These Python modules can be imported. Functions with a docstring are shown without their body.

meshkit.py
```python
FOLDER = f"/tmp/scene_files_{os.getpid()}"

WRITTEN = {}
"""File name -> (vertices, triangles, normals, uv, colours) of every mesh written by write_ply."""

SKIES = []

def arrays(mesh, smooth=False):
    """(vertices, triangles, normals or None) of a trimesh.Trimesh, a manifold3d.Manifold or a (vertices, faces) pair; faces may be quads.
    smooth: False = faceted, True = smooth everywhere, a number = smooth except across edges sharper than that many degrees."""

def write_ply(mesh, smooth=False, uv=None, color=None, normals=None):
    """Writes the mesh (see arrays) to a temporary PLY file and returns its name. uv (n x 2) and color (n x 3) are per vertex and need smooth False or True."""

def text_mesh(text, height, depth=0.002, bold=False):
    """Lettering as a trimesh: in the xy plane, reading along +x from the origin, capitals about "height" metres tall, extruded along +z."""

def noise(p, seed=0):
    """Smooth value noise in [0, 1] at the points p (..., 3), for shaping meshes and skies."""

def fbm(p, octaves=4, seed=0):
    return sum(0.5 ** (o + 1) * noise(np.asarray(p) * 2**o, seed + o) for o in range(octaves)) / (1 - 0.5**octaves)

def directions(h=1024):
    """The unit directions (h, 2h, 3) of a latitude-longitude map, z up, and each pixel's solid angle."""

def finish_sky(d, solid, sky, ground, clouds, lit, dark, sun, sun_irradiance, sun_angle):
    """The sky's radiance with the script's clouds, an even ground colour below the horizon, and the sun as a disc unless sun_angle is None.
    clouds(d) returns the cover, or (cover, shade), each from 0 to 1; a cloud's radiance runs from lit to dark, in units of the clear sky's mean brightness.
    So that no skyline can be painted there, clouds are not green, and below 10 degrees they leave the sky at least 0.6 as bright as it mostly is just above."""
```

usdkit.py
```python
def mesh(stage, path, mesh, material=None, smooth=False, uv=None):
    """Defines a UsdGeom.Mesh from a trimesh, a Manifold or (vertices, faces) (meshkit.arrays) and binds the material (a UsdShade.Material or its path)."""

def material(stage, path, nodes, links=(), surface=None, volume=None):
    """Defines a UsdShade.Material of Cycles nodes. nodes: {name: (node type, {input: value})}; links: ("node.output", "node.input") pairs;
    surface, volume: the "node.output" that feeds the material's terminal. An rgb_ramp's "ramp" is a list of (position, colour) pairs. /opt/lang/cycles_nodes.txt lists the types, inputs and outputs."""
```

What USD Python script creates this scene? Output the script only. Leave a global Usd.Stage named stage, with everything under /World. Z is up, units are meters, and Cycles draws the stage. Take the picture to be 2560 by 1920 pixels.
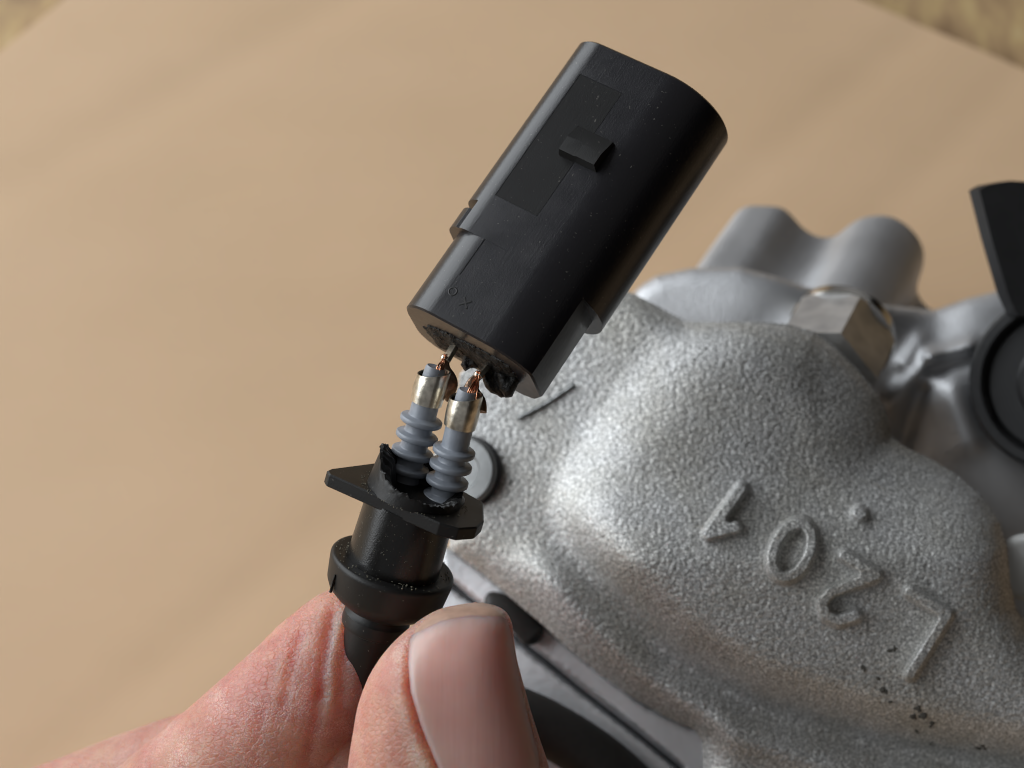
import math, random
import numpy as np, trimesh, manifold3d as m3, shapely, usdkit, meshkit
from shapely.geometry import Polygon, LineString, Point
from scipy.spatial import Delaunay
from scipy.interpolate import RBFInterpolator, PchipInterpolator
from pxr import Usd, UsdGeom, UsdLux, Gf, Sdf

rng = np.random.default_rng(7)
stage = Usd.Stage.CreateInMemory()
UsdGeom.SetStageUpAxis(stage, UsdGeom.Tokens.z)
UsdGeom.SetStageMetersPerUnit(stage, 1.0)
UsdGeom.Xform.Define(stage, '/World')
UsdGeom.Scope.Define(stage, '/World/Looks')

# ------------------------------------------------------------------ camera
TH = math.radians(55)                     # camera looks down by this much
F = 4114.0                                # focal length in pixels of the 2560 px wide picture
HC = 0.272                                # camera height above the cardboard
RT = np.array([1, 0, 0.]); UP = np.array([0, math.sin(TH), math.cos(TH)]); BK = np.array([0, -math.cos(TH), math.sin(TH)])
R = np.stack([RT, UP, BK], 1); C = np.array([0, 0, HC])
cam = UsdGeom.Camera.Define(stage, '/World/camera')
cam.CreateHorizontalApertureAttr(24.0); cam.CreateVerticalApertureAttr(18.0)
cam.CreateFocalLengthAttr(24.0 * F / 2560); cam.CreateClippingRangeAttr(Gf.Vec2f(0.01, 50))
cam.CreateFocusDistanceAttr(0.2195); cam.CreateFStopAttr(24.0 * F / 2560 / 3.5)      # 3 mm wide pupil
cam.CreateExposureAttr(0.0)
M = Gf.Matrix4d(1)
for i, v in enumerate((RT, UP, BK)): M.SetRow(i, Gf.Vec4d(*v, 0))
M.SetRow(3, Gf.Vec4d(*C, 1)); cam.AddTransformOp().Set(M)

# ------------------------------------------------------------------ lamps (an unseen window to the left, added fill above, beyond and behind)
def rect(name, pos, target, w, h, power, col):
    l = UsdLux.RectLight.Define(stage, '/World/' + name)
    l.CreateWidthAttr(w); l.CreateHeightAttr(h); l.CreateIntensityAttr(power); l.CreateColorAttr(Gf.Vec3f(*col))
    z = np.array(pos, float) - np.array(target, float); z /= np.linalg.norm(z)
    x = np.cross([0, 0, 1], z); x = x / np.linalg.norm(x) if np.linalg.norm(x) > 1e-6 else np.array([1., 0, 0]); y = np.cross(z, x)
    m = Gf.Matrix4d(1)
    for i, v in enumerate((x, y, z)): m.SetRow(i, Gf.Vec4d(*v, 0))
    m.SetRow(3, Gf.Vec4d(*pos, 1)); l.AddTransformOp().Set(m)
rect('unseen_window_light', (-0.95, 0.50, 0.66), (0, 0.2, 0.05), 2.0, 1.15, 4.3, (0.92, 0.965, 1.0))  # out of view, lights everything from the left
rect('overhead_fill_light', (0.3, -0.2, 2.2), (0, 0.2, 0), 3.0, 3.0, 0.10, (1.0, 0.95, 0.9))  # added overhead fill, dim and warm, for what the window misses
rect('far_fill_light', (0.4, 2.6, 0.9), (0, 0.2, 0.05), 3.2, 1.6, 0.20, (0.98, 0.98, 1.0))  # added fill beyond the scene, reflected by metal tilted away
rect('rear_fill_light', (-0.4, -1.7, 0.95), (0, 0.2, 0.05), 2.2, 1.6, 0.20, (0.96, 0.97, 1.0))  # added fill behind the camera, lifts metal that faces the viewer

# ------------------------------------------------------------------ helpers; models are laid out in millimetres, x right, y up, z to the viewer
def P(px, py, d):
    px, py, d = np.broadcast_arrays(np.asarray(px, float), np.asarray(py, float), np.asarray(d, float))
    return np.stack([(px - 1280) * d / F, (960 - py) * d / F, -d], -1)
def W(p): return C + (np.asarray(p, float) * 0.001) @ R.T
def nrm(v): v = np.asarray(v, float); return v / np.linalg.norm(v)
used = {}
def numbered(path):
    n = used.get(path, 0); used[path] = n + 1
    return path if n == 0 else f'{path}_{n:03d}'
ORIGIN = {}
def tag(prim, label=None, cat=None, group=None, kind=None):
    for k, v in (('label', label), ('category', cat), ('group', group), ('kind', kind)):
        if v: prim.SetCustomDataByKey(k, v)
def thing(name, base_mm, label, cat, group=None):
    path = numbered('/World/' + name); x = UsdGeom.Xform.Define(stage, path)
    o = W(base_mm); x.AddTranslateOp().Set(Gf.Vec3d(*o)); ORIGIN[path] = o
    tag(x.GetPrim(), label, cat, group); return path
def tm(mesh):
    if hasattr(mesh, 'to_mesh'):
        q = mesh.to_mesh(); return trimesh.Trimesh(q.vert_properties[:, :3], q.tri_verts, process=False)
    return mesh
def part(name, mesh, mat, parent, smooth=35, label=None, kind=None):
    mesh = tm(mesh)
    root = '/'.join(parent.split('/')[:3])
    v = W(mesh.vertices) - ORIGIN[root]
    path = numbered(parent + '/' + name)
    g = usdkit.mesh(stage, path, trimesh.Trimesh(v, mesh.faces, process=False), LK[mat], smooth=smooth)
    tag(g.GetPrim(), label, kind=kind); return path
def fbm(p, s, oct=3, seed=0): return meshkit.fbm(np.asarray(p) * s, oct, seed) - 0.5

def sheet(poly, depth, step, back=None, bstep=None):
    """A relief over the outline poly; with back, a closed body whose rear lies at that depth."""
    bstep = bstep or step
    L = poly.exterior; n = max(12, int(L.length / bstep))
    b = np.array([L.interpolate(k / n, normalized=True).coords[0] for k in range(n)])
    x0, y0, x1, y1 = poly.bounds
    gx, gy = np.meshgrid(np.arange(x0, x1 + step, step), np.arange(y0, y1 + step, step * 0.866))
    gx[1::2] += step / 2
    g = np.stack([gx.ravel(), gy.ravel()], 1)
    pts = shapely.points(g)
    g = g[shapely.contains(poly, pts) & (shapely.distance(pts, L) > 0.55 * bstep)]
    holes = [np.array([h.interpolate(k / max(12, int(h.length / bstep)), normalized=True).coords[0] for k in range(max(12, int(h.length / bstep)))]) for h in poly.interiors]
    q = np.vstack([b] + holes + [g])
    if holes:
        hp = shapely.points(g)
        keep = np.ones(len(g), bool)
        for h in poly.interiors: keep &= shapely.distance(hp, h) > 0.55 * bstep
        q = np.vstack([b] + holes + [g[keep]])
    t = Delaunay(q).simplices
    c = q[t].mean(1); t = t[shapely.contains(poly.buffer(1e-6), shapely.points(c))]
    e = q[t]; ar = np.cross(e[:, 1] - e[:, 0], e[:, 2] - e[:, 0]); t = t[np.abs(ar) > 1e-9]; ar = ar[np.abs(ar) > 1e-9]
    t[ar > 0] = t[ar > 0][:, ::-1]           # image y runs down: make the faces look at the viewer
    d = depth(q[:, 0], q[:, 1]); v = P(q[:, 0], q[:, 1], d)
    if back is None: return trimesh.Trimesh(v, t, process=False)
    k = len(q); vb = P(q[:, 0], q[:, 1], np.full(k, float(back)))
    edges = np.sort(np.vstack([t[:, [0, 1]], t[:, [1, 2]], t[:, [2, 0]]]), 1)
    directed = np.vstack([t[:, [0, 1]], t[:, [1, 2]], t[:, [2, 0]]])
    _, inv, cnt = np.unique(edges, axis=0, return_inverse=True, return_counts=True)
    be = directed[cnt[inv.ravel()] == 1]
    side = np.vstack([np.stack([be[:, 1], be[:, 0], be[:, 0] + k], 1), np.stack([be[:, 1], be[:, 0] + k, be[:, 1] + k], 1)])
    return trimesh.Trimesh(np.vstack([v, vb]), np.vstack([t, t[:, ::-1] + k, side]), process=False)

def frame(axis, hint):
    a = nrm(axis); x = np.asarray(hint, float); x = nrm(x - a * (x @ a)); return x, np.cross(a, x), a
def place(mesh, o, x, y, z):
    mesh = tm(mesh).copy(); mesh.vertices = np.asarray(o) + mesh.vertices @ np.stack([x, y, z]); return mesh
def lathe(profile, o, axis, n=64, hint=(1, 0, 0)):
    """profile: (radius, position along the axis) from bottom to top, closed at both ends."""
    pr = np.array(profile, float)
    if pr[0, 0] > 1e-6: pr = np.vstack([[0, pr[0, 1]], pr])
    if pr[-1, 0] > 1e-6: pr = np.vstack([pr, [0, pr[-1, 1]]])
    mesh = trimesh.creation.revolve(pr, sections=n)
    x, y, z = frame(axis, hint); return place(mesh, o, x, y, z)
def arc(c, r, a0, a1, n=8): return [(c[0] + r * math.cos(math.radians(a)), c[1] + r * math.sin(math.radians(a))) for a in np.linspace(a0, a1, n)]
def tube(pts, rad, n=24, flat=(1, 1), hint=(0, 0, 1), cap=True):
    pts = np.asarray(pts, float); rad = np.broadcast_to(np.asarray(rad, float), len(pts))
    T = np.gradient(pts, axis=0); T /= np.linalg.norm(T, axis=1)[:, None]
    rings, a = [], np.linspace(0, 2 * np.pi, n, endpoint=False)
    for p, t, r in zip(pts, T, rad):
        x = nrm(np.cross(t, hint)); y = np.cross(x, t) * -1
        y = nrm(np.cross(t, x))
        rings.append(p + r * (flat[0] * np.cos(a)[:, None] * x + flat[1] * np.sin(a)[:, None] * y))
    v = np.vstack(rings + [pts[:1], pts[-1:]]); k = len(pts); f = []
    for i in range(k - 1):
        for j in range(n):
            p, q, r, s = i * n + j, i * n + (j + 1) % n, (i + 1) * n + (j + 1) % n, (i + 1) * n + j
            f += [(p, q, r), (p, r, s)]
    for j in range(n):
        f += [(k * n, (j + 1) % n, j), (k * n + 1, (k - 1) * n + j, (k - 1) * n + (j + 1) % n)]
    return trimesh.Trimesh(v, f, process=False)
def spline(pts, n):
    pts = np.asarray(pts, float); t = np.r_[0, np.cumsum(np.linalg.norm(np.diff(pts, axis=0), axis=1))]
    from scipy.interpolate import CubicSpline
    return CubicSpline(t / t[-1], pts)(np.linspace(0, 1, n))
def MF(mesh): 
    mesh = tm(mesh); mesh = trimesh.Trimesh(mesh.vertices, mesh.faces, process=True); 
    if mesh.volume < 0: mesh.invert()
    return m3.Manifold(m3.Mesh(np.asarray(mesh.vertices, np.float32), np.asarray(mesh.faces, np.uint32)))
def prism(poly, z0, z1, ch0=0.0, ch1=0.0):
    """Convex outline from z0 to z1 with chamfered ends."""
    rings = []
    for z, c in ((z0, ch0), (z0 + ch0, 0), (z1 - ch1, 0), (z1, ch1)):
        q = np.array((poly.buffer(-c, join_style=1) if c else poly).exterior.coords)[:-1]
        rings.append(np.c_[q, np.full(len(q), z)])
    return m3.Manifold.hull_points(np.vstack(rings))
def boxm(x0, x1, y0, y1, z0, z1): return m3.Manifold.cube([x1 - x0, y1 - y0, z1 - z0]).translate([x0, y0, z0])
def rbox(x0, x1, y0, y1, z0, z1, c=0.1):
    p = []
    for sx, sy, sz in ((0, c, c), (c, 0, c), (c, c, 0)):
        for X in (x0 + sx, x1 - sx):
            for Y in (y0 + sy, y1 - sy):
                for Z in (z0 + sz, z1 - sz): p.append((X, Y, Z))
    return m3.Manifold.hull_points(np.array(p, float))

# ------------------------------------------------------------------ materials
LK = {}
def mat(name, nodes, links=(), surface='p.BSDF'):
    LK[name] = usdkit.material(stage, '/World/Looks/' + name, nodes, links, surface=surface)
OBJ = {'g': ('geometry', {})}
def grained(name, col, rough, metallic, scale, dist, spots=(0.85, 1.1), detail=3.0, extra=None, blotch=60, spec=0.5):
    nodes = {'g': ('geometry', {}), 'n': ('noise_texture', {'scale': scale, 'detail': detail, 'roughness': 0.55}),
             'b': ('bump', {'strength': 1.0, 'distance': dist}),
             'm': ('noise_texture', {'scale': blotch, 'detail': 4.0}),
             'r': ('rgb_ramp', {'ramp': [(0.3, tuple(c * spots[0] for c in col)), (0.7, tuple(min(1, c * spots[1]) for c in col))]}),
             'p': ('principled_bsdf', {'roughness': rough, 'metallic': metallic, 'specular_ior_level': spec})}
    links = [('g.position', 'n.vector'), ('g.position', 'm.vector'), ('n.fac', 'b.height'), ('b.normal', 'p.normal'), ('m.fac', 'r.fac'), ('r.color', 'p.base_color')]
    mat(name, nodes, links)
# cast aluminium: pebbled grain about half a millimetre across
mat('cast_aluminium', {
    'g': ('geometry', {}),
    'n': ('noise_texture', {'scale': 4600.0, 'detail': 2.0, 'roughness': 0.6}),
    'b': ('bump', {'strength': 1.0, 'distance': 0.00007}),
    'm': ('noise_texture', {'scale': 90.0, 'detail': 5.0, 'roughness': 0.6}),
    'r': ('rgb_ramp', {'ramp': [(0.32, (0.84, 0.82, 0.77)), (0.62, (1.0, 1.0, 1.0))]}),
    's': ('noise_texture', {'scale': 3000.0, 'detail': 1.0}),
    'sr': ('rgb_ramp', {'ramp': [(0.30, (0.30, 0.30, 0.295)), (0.5, (0.51, 0.51, 0.505)), (0.70, (0.86, 0.86, 0.85))]}),  # oxide speckle, with glints of the grain painted into the colour
    'ms': ('mix_color', {'blend_type': 'multiply', 'fac': 1.0}),
    'd': ('noise_texture', {'scale': 420.0, 'detail': 6.0, 'roughness': 0.7}),
    'dr': ('rgb_ramp', {'ramp': [(0.66, (1, 1, 1)), (0.74, (0.55, 0.45, 0.33))]}),
    'mx': ('mix_color', {'blend_type': 'multiply', 'fac': 0.8}),
    'p': ('principled_bsdf', {'metallic': 0.55, 'roughness': 0.6})},
    [('g.position', 'n.vector'), ('g.position', 'm.vector'), ('g.position', 'd.vector'), ('n.fac', 'b.height'),
     ('b.normal', 'p.normal'), ('m.fac', 'r.fac'), ('d.fac', 'dr.fac'), ('g.position', 's.vector'), ('s.fac', 'sr.fac'), ('r.color', 'ms.a'), ('sr.color', 'ms.b'), ('ms.result', 'mx.a'), ('dr.color', 'mx.b'), ('mx.result', 'p.base_color')])
grained('fine_cast_aluminium', (0.60, 0.605, 0.62), 0.56, 1.0, 2300, 0.00013, (0.82, 1.1))
grained('machined_aluminium', (0.70, 0.71, 0.73), 0.5, 1.0, 900, 0.00005, (0.75, 1.1))
grained('bright_steel', (0.72, 0.70, 0.66), 0.2, 1.0, 500, 0.00004, (0.7, 1.1), blotch=250)
grained('plug_steel', (0.93, 0.94, 0.96), 0.38, 1.0, 700, 0.00004, (0.7, 1.1), blotch=250)
grained('dull_steel', (0.27, 0.275, 0.275), 0.42, 1.0, 900, 0.00003, (0.75, 1.1), blotch=200)
grained('tinned_metal', (0.84, 0.78, 0.66), 0.3, 1.0, 900, 0.00004, (0.55, 1.08), blotch=900)
grained('tarnished_metal', (0.26, 0.17, 0.12), 0.4, 1.0, 1800, 0.0001, (0.5, 1.5), blotch=900)
grained('copper', (0.90, 0.42, 0.24), 0.25, 1.0, 2000, 0.00004, (0.6, 1.05), blotch=1500)
grained('seal_rubber', (0.225, 0.245, 0.28), 0.38, 0.0, 2600, 0.00002, (0.85, 1.12), blotch=500)
grained('wire_insulation', (0.24, 0.255, 0.285), 0.45, 0.0, 2600, 0.00003, (0.85, 1.12), blotch=500)
grained('torn_plastic', (0.010, 0.0092, 0.0085), 0.55, 0.0, 2200, 0.00035, (0.5, 1.8), blotch=1500, spec=0.3)
grained('black_rubber', (0.013, 0.0115, 0.0105), 0.52, 0.0, 4000, 0.00003, (0.8, 1.3), blotch=900)
grained('black_part', (0.012, 0.012, 0.013), 0.5, 0.0, 1500, 0.00005, (0.8, 1.3), blotch=200)
grained('white_finish', (0.72, 0.72, 0.70), 0.4, 0.0, 900, 0.00002)
grained('dark_gasket', (0.035, 0.035, 0.038), 0.6, 0.0, 900, 0.00005)
grained('dark_speck', (0.075, 0.07, 0.06), 0.8, 0.0, 2000, 0.0002)
grained('lint', (0.17, 0.155, 0.115), 0.8, 0.0, 2000, 0.00002, (0.5, 1.5), blotch=1200)
# dusty moulded black plastic, brushed along its length
def plastic(name, col, rough, spec):
    Ax = nrm(W(P(1438, 79, 230)) - W(P(1124, 522, 224))); Wx = R @ nrm([.82, -.57, -.1])
    mat(name, {
        'g': ('geometry', {}), 'n': ('noise_texture', {'scale': 5200.0, 'detail': 2.0}), 'b': ('bump', {'strength': 1.0, 'distance': 0.000018}),
        'm': ('noise_texture', {'scale': 240.0, 'detail': 5.0, 'roughness': 0.65}),
        'r': ('rgb_ramp', {'ramp': [(0.35, (rough - 0.02,) * 3), (0.7, (rough + 0.03,) * 3)]}),
        'd': ('noise_texture', {'scale': 2600.0, 'detail': 1.0}),
        'd1': ('vector_math', {'math_type': 'dot_product', 'vector2': tuple(Wx * 5000)}), 'd2': ('vector_math', {'math_type': 'dot_product', 'vector2': tuple(Ax * 220)}), 'cx': ('combine_xyz', {}), 'sn': ('noise_texture', {'scale': 1.0, 'detail': 3.0}), 'b3': ('bump', {'strength': 0.8, 'distance': 0.000016}),
        'dr': ('rgb_ramp', {'ramp': [(0.735, col), (0.78, (0.10, 0.095, 0.085))]}),
        'p': ('principled_bsdf', {'specular_ior_level': spec})},
        [('g.position', 'n.vector'), ('g.position', 'm.vector'), ('g.position', 'd.vector'), ('g.position', 'd1.vector1'), ('g.position', 'd2.vector1'), ('d1.value', 'cx.x'), ('d2.value', 'cx.y'), ('cx.vector', 'sn.vector'), ('sn.fac', 'b3.height'), ('b3.normal', 'b.normal'), ('n.fac', 'b.height'), ('b.normal', 'p.normal'),
         ('m.fac', 'r.fac'), ('r.color', 'p.roughness'), ('d.fac', 'dr.fac'), ('dr.color', 'p.base_color')])
plastic('black_plastic', (0.0100, 0.0095, 0.0118), 0.29, 0.52)
plastic('matt_black_plastic', (0.007, 0.0065, 0.0062), 0.47, 0.4)
plastic('worn_black_plastic', (0.006, 0.0055, 0.0055), 0.42, 0.25)
plastic('sleeve_plastic', (0.006, 0.0055, 0.005), 0.26, 0.5)
# cardboard
mat('cardboard', {
    'g': ('geometry', {}), 'mp': ('mapping', {'rotation': (0, 0, 0.75), 'scale': (9, 34, 20)}),
    'l': ('noise_texture', {'scale': 1.0, 'detail': 5.0, 'roughness': 0.6}), 'f': ('noise_texture', {'scale': 1500.0, 'detail': 3.0}),
    'k': ('noise_texture', {'scale': 22.0, 'detail': 4.0}),
    'r': ('rgb_ramp', {'ramp': [(0.3, (0.60, 0.408, 0.246)), (0.7, (0.62, 0.425, 0.264))]}),
    'kr': ('rgb_ramp', {'ramp': [(0.3, (0.965, 0.965, 0.96)), (0.7, (1.03, 1.03, 1.03))]}),
    'mx': ('mix_color', {'blend_type': 'multiply', 'fac': 1.0}),
    'b': ('bump', {'strength': 0.15, 'distance': 0.0004}), 'b2': ('bump', {'strength': 0.6, 'distance': 0.00004}),
    'p': ('principled_bsdf', {'roughness': 0.62, 'specular_ior_level': 0.35})},
    [('g.position', 'mp.vector'), ('mp.vector', 'l.vector'), ('g.position', 'f.vector'), ('g.position', 'k.vector'), ('l.fac', 'r.fac'), ('k.fac', 'kr.fac'),
     ('r.color', 'mx.a'), ('kr.color', 'mx.b'), ('mx.result', 'p.base_color'), ('l.fac', 'b.height'), ('b.normal', 'b2.normal'), ('f.fac', 'b2.height'), ('b2.normal', 'p.normal')])
mat('floor_cloth', {
    'g': ('geometry', {}), 'mp': ('mapping', {'rotation': (0, 0, 0.1), 'scale': (150, 45, 60)}), 'n': ('noise_texture', {'scale': 1.0, 'detail': 4.0, 'roughness': 0.6}),
    'r': ('rgb_ramp', {'ramp': [(0.34, (0.26, 0.16, 0.08)), (0.5, (0.40, 0.26, 0.13)), (0.62, (0.50, 0.35, 0.16)), (0.78, (0.48, 0.40, 0.29))]}),
    'p': ('principled_bsdf', {'roughness': 0.7})},
    [('g.position', 'mp.vector'), ('mp.vector', 'n.vector'), ('n.fac', 'r.fac'), ('r.color', 'p.base_color')])
# skin
def skin(name, lo, hi, bump1, rough, tint=None):
    mat(name, {
        'g': ('geometry', {}),
        'm': ('noise_texture', {'scale': 260.0, 'detail': 5.0, 'roughness': 0.65}),
        'r': ('rgb_ramp', {'ramp': [(0.33, lo), (0.66, hi)]}),
        'n': ('noise_texture', {'scale': 1500.0, 'detail': 2.0, 'distortion': 0.6}),
        'mp': ('mapping', {'rotation': (0, 0, -0.75), 'scale': (1000, 1500, 1200)}), 'v': ('voronoi_texture', {'feature': 'distance_to_edge', 'scale': 1.0}),
        'vr': ('rgb_ramp', {'ramp': [(0.0, (0, 0, 0)), (0.16, (1, 1, 1))]}),
        'pk': ('noise_texture', {'scale': 5200.0, 'detail': 2.0}), 'pm': ('noise_texture', {'scale': 170.0, 'detail': 3.0}),
        'pa': ('math', {'math_type': 'multiply'}),
        'pr': ('rgb_ramp', {'ramp': [(0.30, (0, 0, 0)), (0.42, (0.45, 0.45, 0.45))]}),
        'bn': ('noise_texture', {'scale': 85.0, 'detail': 3.0}), 'br': ('rgb_ramp', {'ramp': [(0.36, (1.05, 1.0, 0.88)), (0.62, (1.0, 0.80, 0.79))]}), 'bl': ('mix_color', {'blend_type': 'multiply', 'fac': 1.0}),
        'fl': ('mix_color', {'blend_type': 'mix', 'b': (0.80, 0.66, 0.58)}),
        'b1': ('bump', {'strength': 0.55, 'distance': 0.00009 * bump1}), 'b2': ('bump', {'strength': 0.8, 'distance': 0.00014 * bump1}),
        'p': ('principled_bsdf', {'roughness': rough, 'subsurface_weight': 1.0, 'subsurface_radius': (1.0, 0.35, 0.2), 'subsurface_scale': 0.0016, 'specular_ior_level': 0.45})},
        [('g.position', x + '.vector') for x in ('m', 'n', 'mp', 'pk', 'pm')] +
        [('mp.vector', 'v.vector'), ('m.fac', 'r.fac'), ('v.distance', 'vr.fac'), ('vr.color', 'b1.height'), ('b1.normal', 'b2.normal'), ('n.fac', 'b2.height'), ('b2.normal', 'p.normal'),
         ('pk.fac', 'pa.value1'), ('pm.fac', 'pa.value2'), ('pa.value', 'pr.fac'), ('pr.color', 'fl.fac'), ('r.color', 'bl.a'), ('g.position', 'bn.vector'), ('bn.fac', 'br.fac'), ('br.color', 'bl.b'), ('bl.result', 'fl.a'), ('fl.result', 'p.base_color')])
skin('skin', (0.415, 0.22, 0.192), (0.50, 0.325, 0.272), 1.9, 0.42)
mat('nail', {
    'g': ('geometry', {}), 'm': ('noise_texture', {'scale': 130.0, 'detail': 3.0}), 'mp': ('mapping', {'rotation': (0, 0, -0.1), 'scale': (2200, 120, 120)}),
    'l': ('noise_texture', {'scale': 1.0, 'detail': 2.0}), 'b': ('bump', {'strength': 0.7, 'distance': 0.00005}),
    'r': ('rgb_ramp', {'ramp': [(0.3, (0.58, 0.31, 0.27)), (0.7, (0.64, 0.37, 0.325))]}),
    'p': ('principled_bsdf', {'roughness': 0.36, 'subsurface_weight': 0.8, 'subsurface_radius': (1.0, 0.4, 0.25), 'subsurface_scale': 0.0012})},
    [('g.position', 'm.vector'), ('g.position', 'mp.vector'), ('mp.vector', 'l.vector'), ('l.fac', 'b.height'), ('b.normal', 'p.normal'), ('m.fac', 'r.fac'), ('r.color', 'p.base_color')])
grained('nail_edge', (0.46, 0.29, 0.215), 0.4, 0.0, 1500, 0.00004, (0.8, 1.1), blotch=500)

# ------------------------------------------------------------------ setting: floor and cardboard
def ground(px, py, z=0.0):
    ray = P(px, py, 1.0) @ R.T; t = (z - HC) / ray[..., 2]; return C + ray * t[..., None]
q = [ground(np.array(x), np.array(y)) for x, y in ((0, 128), (160, -2), (2150, -2), (2560, 172))]
d1, d2 = q[1] - q[0], q[3] - q[2]
A_ = np.array([d1[:2], -d2[:2]]).T; s_ = np.linalg.solve(A_, (q[2] - q[0])[:2]); corner = (q[0] + d1 * s_[0])[:2]
e1, e2 = -nrm(d1[:2]), nrm(d2[:2])
gn = 260; ua = np.linspace(0, 0.95, gn); vb = np.linspace(0, 0.95, gn); U, V = np.meshgrid(ua, vb, indexing='ij')
xy = corner + U[..., None] * e1 + V[..., None] * e2
zz = 0.0005 * (meshkit.fbm(np.c_[xy.reshape(-1, 2) * 9, np.zeros(gn * gn)], 3, 3) - 0.5).reshape(gn, gn)
for (ax, ay, ang, amp, wd) in ((-0.11, 0.08, 0.8, -0.0003, 0.004), (-0.10, 0.03, 0.85, -0.00025, 0.004), (-0.16, 0.2, 0.72, -0.0003, 0.006)):   # pressed creases
    dd = -(xy[..., 0] - ax) * math.sin(ang) + (xy[..., 1] - ay) * math.cos(ang); zz += amp * np.exp(-(dd / wd) ** 2)
top = np.dstack([xy, zz]).reshape(-1, 3); bot = top.copy(); bot[:, 2] = -0.0045
idx = np.arange(gn * gn).reshape(gn, gn)
f = np.vstack([np.stack([idx[:-1, :-1], idx[1:, :-1], idx[1:, 1:]], -1).reshape(-1, 3), np.stack([idx[:-1, :-1], idx[1:, 1:], idx[:-1, 1:]], -1).reshape(-1, 3)])
if np.cross(np.r_[e1, 0], np.r_[e2, 0])[2] < 0: f = f[:, ::-1]
ring = np.r_[idx[0, :-1], idx[:-1, -1], idx[-1, :0:-1], idx[:0:-1, 0]]; nx = np.roll(ring, -1); k = gn * gn
side = np.vstack([np.stack([ring, nx, nx + k], 1), np.stack([ring, nx + k, ring + k], 1)])
box_edge = trimesh.Trimesh(np.vstack([top, bot]), np.vstack([f, f[:, ::-1] + k, side]), process=False)
g = usdkit.mesh(stage, '/World/cardboard_sheet', box_edge, LK['cardboard'], smooth=40)
tag(g.GetPrim(), 'plain tan cardboard sheet with soft creases lying under everything', 'cardboard')
fl = trimesh.creation.box([6, 6, 0.02]); fl.apply_translation([0, 1, -0.0156])
g = usdkit.mesh(stage, '/World/floor', fl, LK['floor_cloth']); tag(g.GetPrim(), 'mottled golden brown floor beyond the cardboard edges', kind='structure')

# ------------------------------------------------------------------ the aluminium casting
S = 1.1573                                     # first sketch was measured in a 2212 px wide view
cast = thing('aluminium_casting', P(1750, 1300, 275), 'rough cast aluminium machine housing with raised upside-down L201 lettering', 'engine part')
cover_poly = Polygon([(1150, 935), (1300, 800), (1500, 700), (1600, 742), (1660, 775), (1713, 803), (1800, 806), (1890, 804), (1967, 810), (2035, 828), (2090, 868), (2150, 930), (2195, 985), (2220, 1040),
    (2228, 1090), (2262, 1118), (2320, 1145), (2385, 1182), (2450, 1235), (2498, 1300), (2520, 1370), (2525, 1450), (2540, 1520), (2580, 1580), (2680, 1700), (2700, 2060), (1770, 2060), (1757, 1930), (1756, 1850), (1733, 1822),
    (1660, 1790), (1581, 1742), (1500, 1685), (1420, 1621), (1350, 1556), (1277, 1495), (1200, 1430), (1125, 1374), (1118, 1250)])
cover_poly = cover_poly.buffer(14).buffer(-28).buffer(14)
sil = LineString([(1500, 700), (1600, 742), (1660, 775), (1713, 803), (1890, 804), (1967, 810), (2035, 828), (2090, 868), (2150, 930), (2195, 985), (2220, 1040), (2230, 1095), (2320, 1145), (2385, 1182), (2450, 1235), (2498, 1300), (2520, 1370), (2525, 1450), (2540, 1520), (2580, 1580), (2680, 1700)])
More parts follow.
